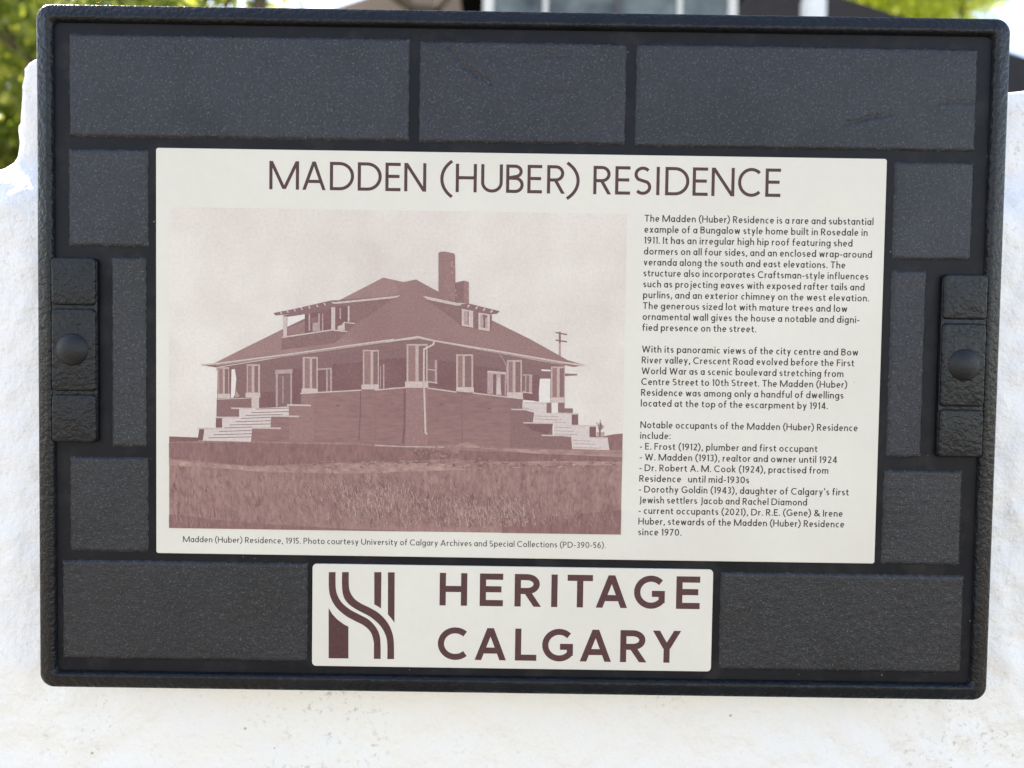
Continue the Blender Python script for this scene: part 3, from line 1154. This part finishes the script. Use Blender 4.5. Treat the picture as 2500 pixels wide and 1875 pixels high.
# copings
line(A, [(1152, 1108), (1668, 1080)], 10, 'trim')
line(A, [(1780, 1080), (1945, 1066)], 9, 'trim')
line(B, [(0, 1112), (128, 1104)], 9, 'trim')
line(B, [(300, 1108), (526, 1140)], 9, 'trim')
line(B, [(652, 1146), (930, 1180), (1045, 1192)], 9, 'trim')
# left steps
PP([(803, 1232), (1056, 1222), (1056, 1292), (902, 1302), (902, 1392), (746, 1402), (736, 1516), (328, 1506), (345, 1408), (494, 1396), (494, 1316), (636, 1308),
    (640, 1240), (742, 1232)], 'step', A)
for x0, x1, y in ((775, 1056, 1238), (735, 1056, 1268), (690, 1000, 1292), (650, 902, 1317), (605, 902, 1345), (555, 902, 1372), (510, 746, 1398), (465, 746, 1427),
                  (420, 744, 1455), (375, 742, 1481)):
    line(A, [(x0, y + 2), (x1, y - 7)], 6, 'wall')
R4(A, 440, 1316, 492, 1396, 'dark')
PP([(300, 1406), (342, 1406), (330, 1502), (286, 1500)], 'dark', A)
for x0, y0, x1 in ((1040, 1205, 1242), (902, 1298, 1142), (745, 1398, 990), (570, 1232, 740), (443, 1309, 636), (288, 1402, 494)):
    line(A, [(x0, y0), (x1, y0 + 4)], 13, 'trim')
# right steps
PP([(1038, 1228), (1228, 1220), (1268, 1300), (1422, 1310), (1422, 1396), (1560, 1406), (1562, 1492), (1702, 1500), (1716, 1592), (1425, 1582), (1418, 1486),
    (1282, 1476), (1290, 1386), (1130, 1376), (1130, 1296), (1038, 1266)], 'step', B)
for x0, x1, y in ((1040, 1090, 1262), (1135, 1320, 1325), (1135, 1350, 1350), (1290, 1380, 1372), (1285, 1420, 1412), (1285, 1440, 1440), (1290, 1470, 1465), (1430, 1560, 1515),
                  (1430, 1600, 1540), (1430, 1650, 1570)):
    line(B, [(x0, y), (x1, y + 6)], 5, 'pane')
for x0, y0, x1, y1 in ((1226, 1222, 1264, 1302), (1316, 1222, 1366, 1304), (1366, 1266, 1430, 1302), (1422, 1314, 1472, 1394), (1560, 1410, 1610, 1492)):
    R4(B, x0, y0, x1, y1, 'dark' if y0 > 1300 else 'wall')
for x0, y0, x1 in ((950, 1274, 1130), (1046, 1378, 1284), (1188, 1476, 1422), (1308, 1304, 1476), (1405, 1400, 1616), (1562, 1494, 1705), (1038, 1222, 1230)):
    line(B, [(x0, y0), (x1, y0 + 4)], 10, 'trim')
# potted plant on the right wall
for k in range(26):
    a = rad(random.uniform(20, 160))
    l_ = random.uniform(20, 75)
    x, y = 1643 + random.uniform(-6, 6), 1440 - random.uniform(0, 25)
    line(B, [(x, y), (x + l_ * math.cos(a) * .55, y - l_ * math.sin(a))], 4, random.choice(['wall', 'roof', 'dark']))
PP([(1616, 1452), (1678, 1452), (1668, 1490), (1624, 1490)], 'pane', B)
R4(B, 1636, 1420, 1646, 1490, 'dark')
# left dormer
PP([(1000, 640), (1420, 576), (1545, 588), (1440, 680), (992, 740)], 'wall', A)
PP([(1450, 372), (1936, 303), (1915, 318), (1612, 522), (1540, 585), (1420, 572), (1190, 605), (1040, 628), (1010, 628), (1010, 450)], 'wall', A)
PP([(1044, 462), (1190, 440), (1190, 476), (1042, 546)], 'gap', A)
PP([(1040, 560), (1190, 500), (1190, 604), (1040, 626)], 'roof', A)
PP([(1190, 442), (1415, 398), (1415, 570), (1190, 604)], 'dark', A)
for x0, x1 in ((1222, 1236), (1303, 1318), (1336, 1347)): R4(A, x0, 436, x1, 582, 'pane', -4)
R4(A, 1256, 516, 1306, 586, 'pane', -6)
R4(A, 1246, 470, 1300, 516, 'wall', -6)
PP([(1450, 374), (1560, 366), (1572, 504), (1520, 512), (1520, 572), (1450, 565)], 'dark', A)
R4(A, 1484, 385, 1496, 480, 'pane')
R4(A, 1553, 368, 1567, 505, 'trim')
PP([(1468, 542), (1500, 530), (1526, 500), (1528, 575), (1468, 572)], 'trim', A)
line(A, [(1520, 508), (1614, 518)], 8, 'trim')
R4(A, 1008, 458, 1040, 636, 'trim')
R4(A, 1414, 380, 1447, 574, 'trim')
line(A, [(996, 636), (1420, 572), (1546, 586)], 11, 'trim')
PP([(925, 430), (1100, 395), (1420, 322), (1470, 322), (1990, 282), (1936, 308), (1450, 376), (1100, 436), (945, 450)], 'wall', A)
PP([(1414, 332), (1440, 338), (1936, 288), (1998, 278), (1975, 296), (1936, 304), (1450, 353), (1428, 350)], 'trim', A)
for x, y in ((990, 428), (1045, 414), (1105, 403), (1163, 390), (1228, 379), (1295, 367), (1358, 353)):
    line(A, [(x - 5, y - 8), (x + 6, y + 12)], 11, 'trim')
# main eave
line(A, [(318, 868), (440, 857), (1040, 780), (1500, 714), (1945, 652)], 13, 'trim')
line(A, [(440, 868), (1040, 794), (1945, 666)], 6, 'pane')
line(B, [(-20, 748), (225, 709), (360, 742), (860, 824), (1360, 910), (1522, 932)], 14, 'trim')
line(B, [(225, 722), (860, 838), (1360, 922)], 6, 'pane')
PP([(320, 866), (445, 872), (440, 888), (400, 882)], 'porch', A)
# downpipe
line(B, [(350, 742), (346, 768), (272, 806), (270, 1000), (284, 1460)], 14, 'trim')
line(B, [(284, 1455), (297, 1468)], 12, 'trim')
line(A, [(447, 885), (450, 910), (462, 912), (462, 1110)], 7, 'pane')
line(B, [(862, 850), (880, 870), (912, 930), (918, 1080)], 7, 'pane')
# right dormer
PP([(285, 412), (570, 480), (570, 625), (440, 520)], 'wall', B)
PP([(560, 485), (800, 540), (800, 580), (790, 665), (655, 640), (565, 630)], 'wall', B)
for x0, x1, y0, y1 in ((566, 655, 488, 638), (696, 784, 520, 666)):
    PP([(x0, y0), (x1, y0 + 16), (x1, y1), (x0, y1 - 14)], 'trim', B)
PP([(582, 505), (620, 512), (620, 618), (582, 612)], 'pane', B)
PP([(612, 508), (620, 512), (620, 618), (612, 616)], 'wall', B)
PP([(711, 535), (766, 546), (766, 645), (711, 638)], 'pane', B)
PP([(735, 545), (748, 548), (748, 640), (735, 638)], 'dark', B)
PP([(730, 535), (766, 542), (766, 560), (730, 555)], 'wall', B)
PP([(545, 455), (620, 450), (862, 510), (838, 530), (790, 535), (565, 490)], 'wall', B)
for x, y in ((618, 470), (682, 483), (740, 497), (798, 512)): line(B, [(x + 8, y - 9), (x - 8, y + 8)], 12, 'trim')
PP([(262, 393), (285, 394), (540, 446), (568, 444), (560, 464), (530, 468), (300, 420)], 'trim', B)
# chimneys
PP([(517, 288), (580, 272), (612, 278), (621, 288), (621, 452), (570, 446), (517, 438)], 'wall', B)
PP([(582, 273), (612, 278), (621, 288), (621, 452), (584, 448)], 'chim', B)
PP([(385, 58), (397, 48), (432, 45), (503, 60), (513, 72), (519, 436), (385, 408)], 'chim', B)
PP([(385, 58), (397, 48), (432, 45), (437, 420), (385, 408)], 'roof', B)
line(B, [(516, 292), (519, 436)], 5, 'dark')
for x, y in ((490, 120), (484, 150), (502, 160), (490, 200), (478, 130), (515, 340), (518, 380), (612, 330), (608, 400)): R4(B, x, y, x + 7, y + 14, 'pane')
# earth and grass
PP([(1000, 68), (1120, 74), (1330, 78), (1330, 84), (1120, 80), (1000, 76)], 'pale', Cc)
PP([(1375, 80), (1400, 64), (1440, 56), (1475, 64), (1500, 82), (1440, 86)], 'band', Cc)
PP([(1500, 84), (1700, 90), (2200, 96), (2200, 128), (1900, 120), (1600, 100)], 'band', Cc)
PP([(10, 60), (420, 60), (900, 70), (1300, 95), (1500, 130), (1000, 150), (400, 165), (10, 132)], 'shade', Cc)
PP([(1400, 96), (2200, 128), (2200, 150), (1800, 148), (1400, 140)], 'shade', Cc)
PP([(10, 136), (130, 150), (400, 170), (640, 165), (850, 155), (1300, 156), (1460, 188), (1200, 196), (900, 206), (500, 200), (10, 166)], 'band', Cc)
PP([(1480, 150), (1900, 146), (2200, 150), (2200, 166), (1850, 168), (1500, 160)], 'band', Cc)
PP([(10, 400), (400, 440), (900, 470), (1200, 520), (10, 520)], 'shade', Cc)
PP([(1600, 430), (2200, 380), (2200, 520), (1600, 520)], 'shade', Cc)
for k in range(4200):
    z = random.random()
    if z < 0.28:
        x, y = random.gauss(1000, 130), random.gauss(330, 50)
    elif z < 0.55:
        x, y = random.gauss(1500, 160), random.gauss(400, 45)
    else:
        x, y = random.uniform(30, 2155), random.uniform(150, 460)
    if not (26 < x < 2150 and 120 < y < 464): continue
    l_ = random.uniform(14, 46) * (0.5 + (y - 100) / 330)
    a = rad(random.gauss(105, 24))
    x2, y2 = x + l_ * math.cos(a), y - l_ * math.sin(a)
    tone = random.choices(['grass', 'band', 'grassd', 'ground'], [3, 4, 1.4, 2] if z < .55 else [.12, 4, .5, 4])[0]
    w_ = random.uniform(1.2, 2.8)
    PP([(x - w_, y), (x + w_, y), (x2, y2)], tone, Cc, 0.00004)
for k in range(240):
    x, y = random.uniform(700, 2150), random.gauss(158, 9)
    PP([(x, y), (x + random.uniform(8, 26), y + 2), (x + random.uniform(4, 12), y + random.uniform(3, 7))], random.choice(['pale', 'band', 'grassd']), Cc, 0.0001)
for k in range(60):
    x, y = random.uniform(1180, 1360), random.gauss(112, 12)
    PP([(x, y), (x + random.uniform(6, 18), y + 3), (x + random.uniform(2, 10), y - random.uniform(4, 10))], random.choice(['grassd', 'band', 'ground']), Cc, 0.0001)
obj('printed_photograph', pic.mesh('printed_photograph'), [TONES[k] for k in names], info)

# ------------------------------------------------------------------ house behind the wall
M_SHIN = plain('weathered_shingles', (0.016, 0.016, 0.017, 1), 0.95, 0.25, 6, 0.4, 0.02, 0.1)
M_BRICKW = plain('red_brick_wall', (0.22, 0.11, 0.08, 1), 0.85, 0.2, 10)
M_WHITE = plain('white_trim_paint', (0.78, 0.8, 0.8, 1), 0.5, 0.04, 5)
M_SIDING = plain('dormer_cladding', (0.09, 0.095, 0.11, 1), 0.7, 0.2, 4)
M_CURT = plain('pane_glass', (0.12, 0.15, 0.15, 1), 0.08, 0.75, 2.2, 0, 0, 0.6)
house = empty('house', at(1480, 870, 11) * 1)
hl = house.location.copy()
hl.z = GZ
house.location = hl
tag(house, 'house with grey hip roof, white framed dormer windows and pale vent pipe', 'house')


def hobj(name, me, mat, parent=None):
    o = obj(name, me, mat, parent or house)
    if (parent or house) is house: o.matrix_parent_inverse = Matrix.Translation(-hl)
    return o


apex = at(1478, -199, 14)
nc = at(1690, 430, 7.2)
lc, rc = at(-124, 330, 12), at(3080, 330, 12)
ez = nc.z
lc.z = rc.z = ez
# keep the hips on the sight lines of the photograph
lc, rc = at(-124, 330, 12), at(3080, 330, 12)
bc = Vector((lc.x + rc.x - nc.x, lc.y + rc.y - nc.y, (lc.z + rc.z) / 2))
cor = [lc, nc, rc, bc]
mb = MB()
dn = Vector((0, 0, 0.22))
for i in range(4):
    a, b = cor[i], cor[(i + 1) % 4]
    mb.poly([a, b, apex])
    mb.poly([a - dn, b - dn, b, a])
mb.poly([c - dn for c in cor])
roof = hobj('roof', mb.mesh('roof'), M_SHIN)
ctr = sum(cor, Vector()) / 4
ins = [ctr + (c - ctr) * 0.9 for c in cor]
mb = MB()
for i in range(4):
    a, b = ins[i].copy(), ins[(i + 1) % 4].copy()
    a.z -= 0.1; b.z -= 0.1
    mb.poly([(a.x, a.y, GZ), (b.x, b.y, GZ), b, a])
hobj('wall', mb.mesh('house_wall'), M_BRICKW)

DY = 9.2
x0, x1 = at(1180, 20, DY).x, at(1797, 20, DY).x
zb, zt = at(1480, 150, DY).z, at(1480, -95, DY).z
dorm = hobj('dormer', box_mesh('dormer', (x0 + .03, DY, zb), (x1 - .03, DY + 4.2, zt)), M_SIDING)
X_ = lambda px: at(px, 20, DY).x
fr_ = MB()
for a, b in ((1180, 1205), (1326, 1337), (1652, 1663), (1776, 1797)):
    bm = bmesh.new()
    box_bm(bm, (X_(a), DY - 0.06, zb), (X_(b), DY + 0.02, zt - 0.02))
    obj('window_post_or_reflection', finish(bm, 'window_post_or_reflection'), M_WHITE, dorm)
obj('window_post_or_reflection', box_mesh('window_post_or_reflection', (X_(1500), DY - 0.05, zb), (X_(1517), DY + 0.02, zt - 0.02)), M_SIDING, dorm)  # dark reflection in the glass, built as a solid upright
for a, b in ((1205, 1326), (1337, 1500), (1517, 1652), (1663, 1776)):
    obj('pane', box_mesh('pane', (X_(a), DY - 0.02, zb + 0.1), (X_(b), DY + 0.01, zt - 0.1)), M_CURT, dorm)
obj('dormer_roof', box_mesh('dormer_roof', (x0 - .35, DY - .5, zt + 0.002), (x1 + .35, DY + 4.6, zt + .18)), M_SHIN, dorm)

# vent pipe on the dark slope
v0, v1 = at(1955, 30, 8.6), at(2016, 30, 8.6)
bm = bmesh.new()
rr = (v1.x - v0.x) / 2
segs = 24
rings = []
zt2 = at(1985, -60, 8.6).z
z_k = at(1985, 6, 8.6).z
for z, r in ((v0.z - 0.8, rr), (z_k, rr * .98), (z_k + 0.06, rr * .8), (zt2, rr * .7)):
    rings.append([bm.verts.new(((v0.x + v1.x) / 2 + r * math.cos(2 * math.pi * k / segs), 8.6 + r * math.sin(2 * math.pi * k / segs), z)) for k in range(segs)])
for a, b in zip(rings, rings[1:]):
    for k in range(segs): bm.faces.new((a[k], a[(k + 1) % segs], b[(k + 1) % segs], b[k]))
bm.faces.new(rings[-1])
vp = obj('vent_pipe', finish(bm, 'vent_pipe', True), M_WHITE, roof)

# ------------------------------------------------------------------ trees
M_BARK = plain('bark', (0.09, 0.07, 0.05, 1), 0.9, 0.3, 30, 0.5, 0.01)


def tube(bm, a, b, ra, rb, n=8):
    d = (b - a).normalized()
    u = d.orthogonal().normalized()
    v = d.cross(u)
    A_ = [bm.verts.new(a + (u * math.cos(2 * math.pi * k / n) + v * math.sin(2 * math.pi * k / n)) * ra) for k in range(n)]
    B_ = [bm.verts.new(b + (u * math.cos(2 * math.pi * k / n) + v * math.sin(2 * math.pi * k / n)) * rb) for k in range(n)]
    for k in range(n): bm.faces.new((A_[k], A_[(k + 1) % n], B_[(k + 1) % n], B_[k]))


def tree(name, base, centre, rad3, nclump, nleaf, leaf, mat, label, cat='tree', trunk=0.12, seed=1, limbs=9, leader=None, boughs=()):
    rnd = random.Random(seed)
    root = empty(name, base)
    bm = bmesh.new()
    crotch = Vector((base.x, base.y, base.z)).lerp(Vector(centre), 0.62)
    p = Vector(base)
    q = p.lerp(crotch, 0.5) + Vector((rnd.uniform(-.08, .08), 0, 0))
    tube(bm, p, q, trunk * 1.15, trunk)
    tube(bm, q, crotch, trunk, trunk * .85)
    clumps = []
    while len(clumps) < nclump:
        v = Vector((rnd.uniform(-1, 1), rnd.uniform(-1, 1), rnd.uniform(-1, 1)))
        if v.length > 1 or v.length < 0.25: continue
        clumps.append(Vector((centre[0] + v.x * rad3[0], centre[1] + v.y * rad3[1], centre[2] + v.z * rad3[2])))
    if leader is not None: tube(bm, q, leader, trunk * .95, trunk * .6)
    for b0, b1, r0, r1 in boughs: tube(bm, b0, b1, r0, r1)
    for c in clumps[:limbs]:
        m_ = crotch.lerp(c, .5) + Vector((rnd.uniform(-.1, .1), rnd.uniform(-.1, .1), .1))
        tube(bm, crotch, m_, trunk * .55, trunk * .32, 6)
        tube(bm, m_, c, trunk * .32, trunk * .08, 6)
    t_ = obj('trunk', finish(bm, 'trunk', True), M_BARK, root)
    t_.matrix_parent_inverse = Matrix.Translation(-Vector(base))
    mb = MB()
    cs = min(rad3) * 0.33
    for c in clumps:
        for _ in range(nleaf):
            o = Vector((rnd.gauss(0, 1), rnd.gauss(0, 1), rnd.gauss(0, .8))) * cs * .6
            pz = c + o
            d = Vector((rnd.gauss(0, 1), rnd.gauss(0, 1), rnd.gauss(-.4, .8))).normalized()
            s_ = d.orthogonal().normalized()
            s_ = Matrix.Rotation(rnd.uniform(0, 6.28), 3, d) @ s_
            l_ = leaf * rnd.uniform(.6, 1.3)
            n_ = d.cross(s_) * l_ * .1
            mb.poly([pz, pz + d * l_ * .4 + s_ * l_ * .3 + n_, pz + d * l_, pz + d * l_ * .4 - s_ * l_ * .3 + n_])
    cr = obj('crown', mb.mesh('crown'), mat, root)
    cr.matrix_parent_inverse = Matrix.Translation(-Vector(base))
    tag(root, label, cat)
    return root


LF1 = leaf_mat('leaf_green', (0.06, 0.095, 0.03, 1), (0.21, 0.23, 0.09, 1))
LF2 = leaf_mat('leaf_yellow_green', (0.18, 0.21, 0.05, 1), (0.38, 0.39, 0.13, 1))
LF3 = leaf_mat('leaf_dark', (0.055, 0.09, 0.03, 1), (0.19, 0.21, 0.08, 1))


def base_at(px, Y):
    v = at(px, 800, Y)
    return Vector((v.x, Y, GZ))


c = at(130, -70, 5.0)
tree('leafy_tree', base_at(660, 5.0), c, (1.5, 1.1, 0.95), 100, 85, 0.10, LF1,
     'leafy green tree left of the house with sky showing through its crown', trunk=0.075, seed=3, limbs=14, leader=at(664, -160, 5.0),
     boughs=[(at(664, -160, 5), at(800, -190, 5), .045, .04), (at(800, -190, 5), at(945, -25, 4.9), .04, .036), (at(945, -25, 4.9), at(1010, 22, 4.9), .036, .034),
             (at(1010, 22, 4.9), at(1065, 24, 4.9), .034, .03), (at(1065, 24, 4.9), at(1130, -50, 5), .03, .024), (at(985, 8, 4.9), at(1040, -70, 5), .02, .015)])
c = at(-60, 260, 6.5)
tree('garden_shrub', base_at(-20, 6.5), c, (0.95, 0.7, 1.05), 90, 80, 0.11, LF3,
     'dense sunlit shrub beyond the left shoulder of the white wall', 'shrub', trunk=0.05, seed=5)
c = at(2230, -10, 19)
tree('yellow_green_tree', base_at(2240, 19), c, (1.9, 1.6, 1.7), 90, 120, 0.2, LF2,
     'bright yellow green tree behind the dark right roof slope', trunk=0.2, seed=11)
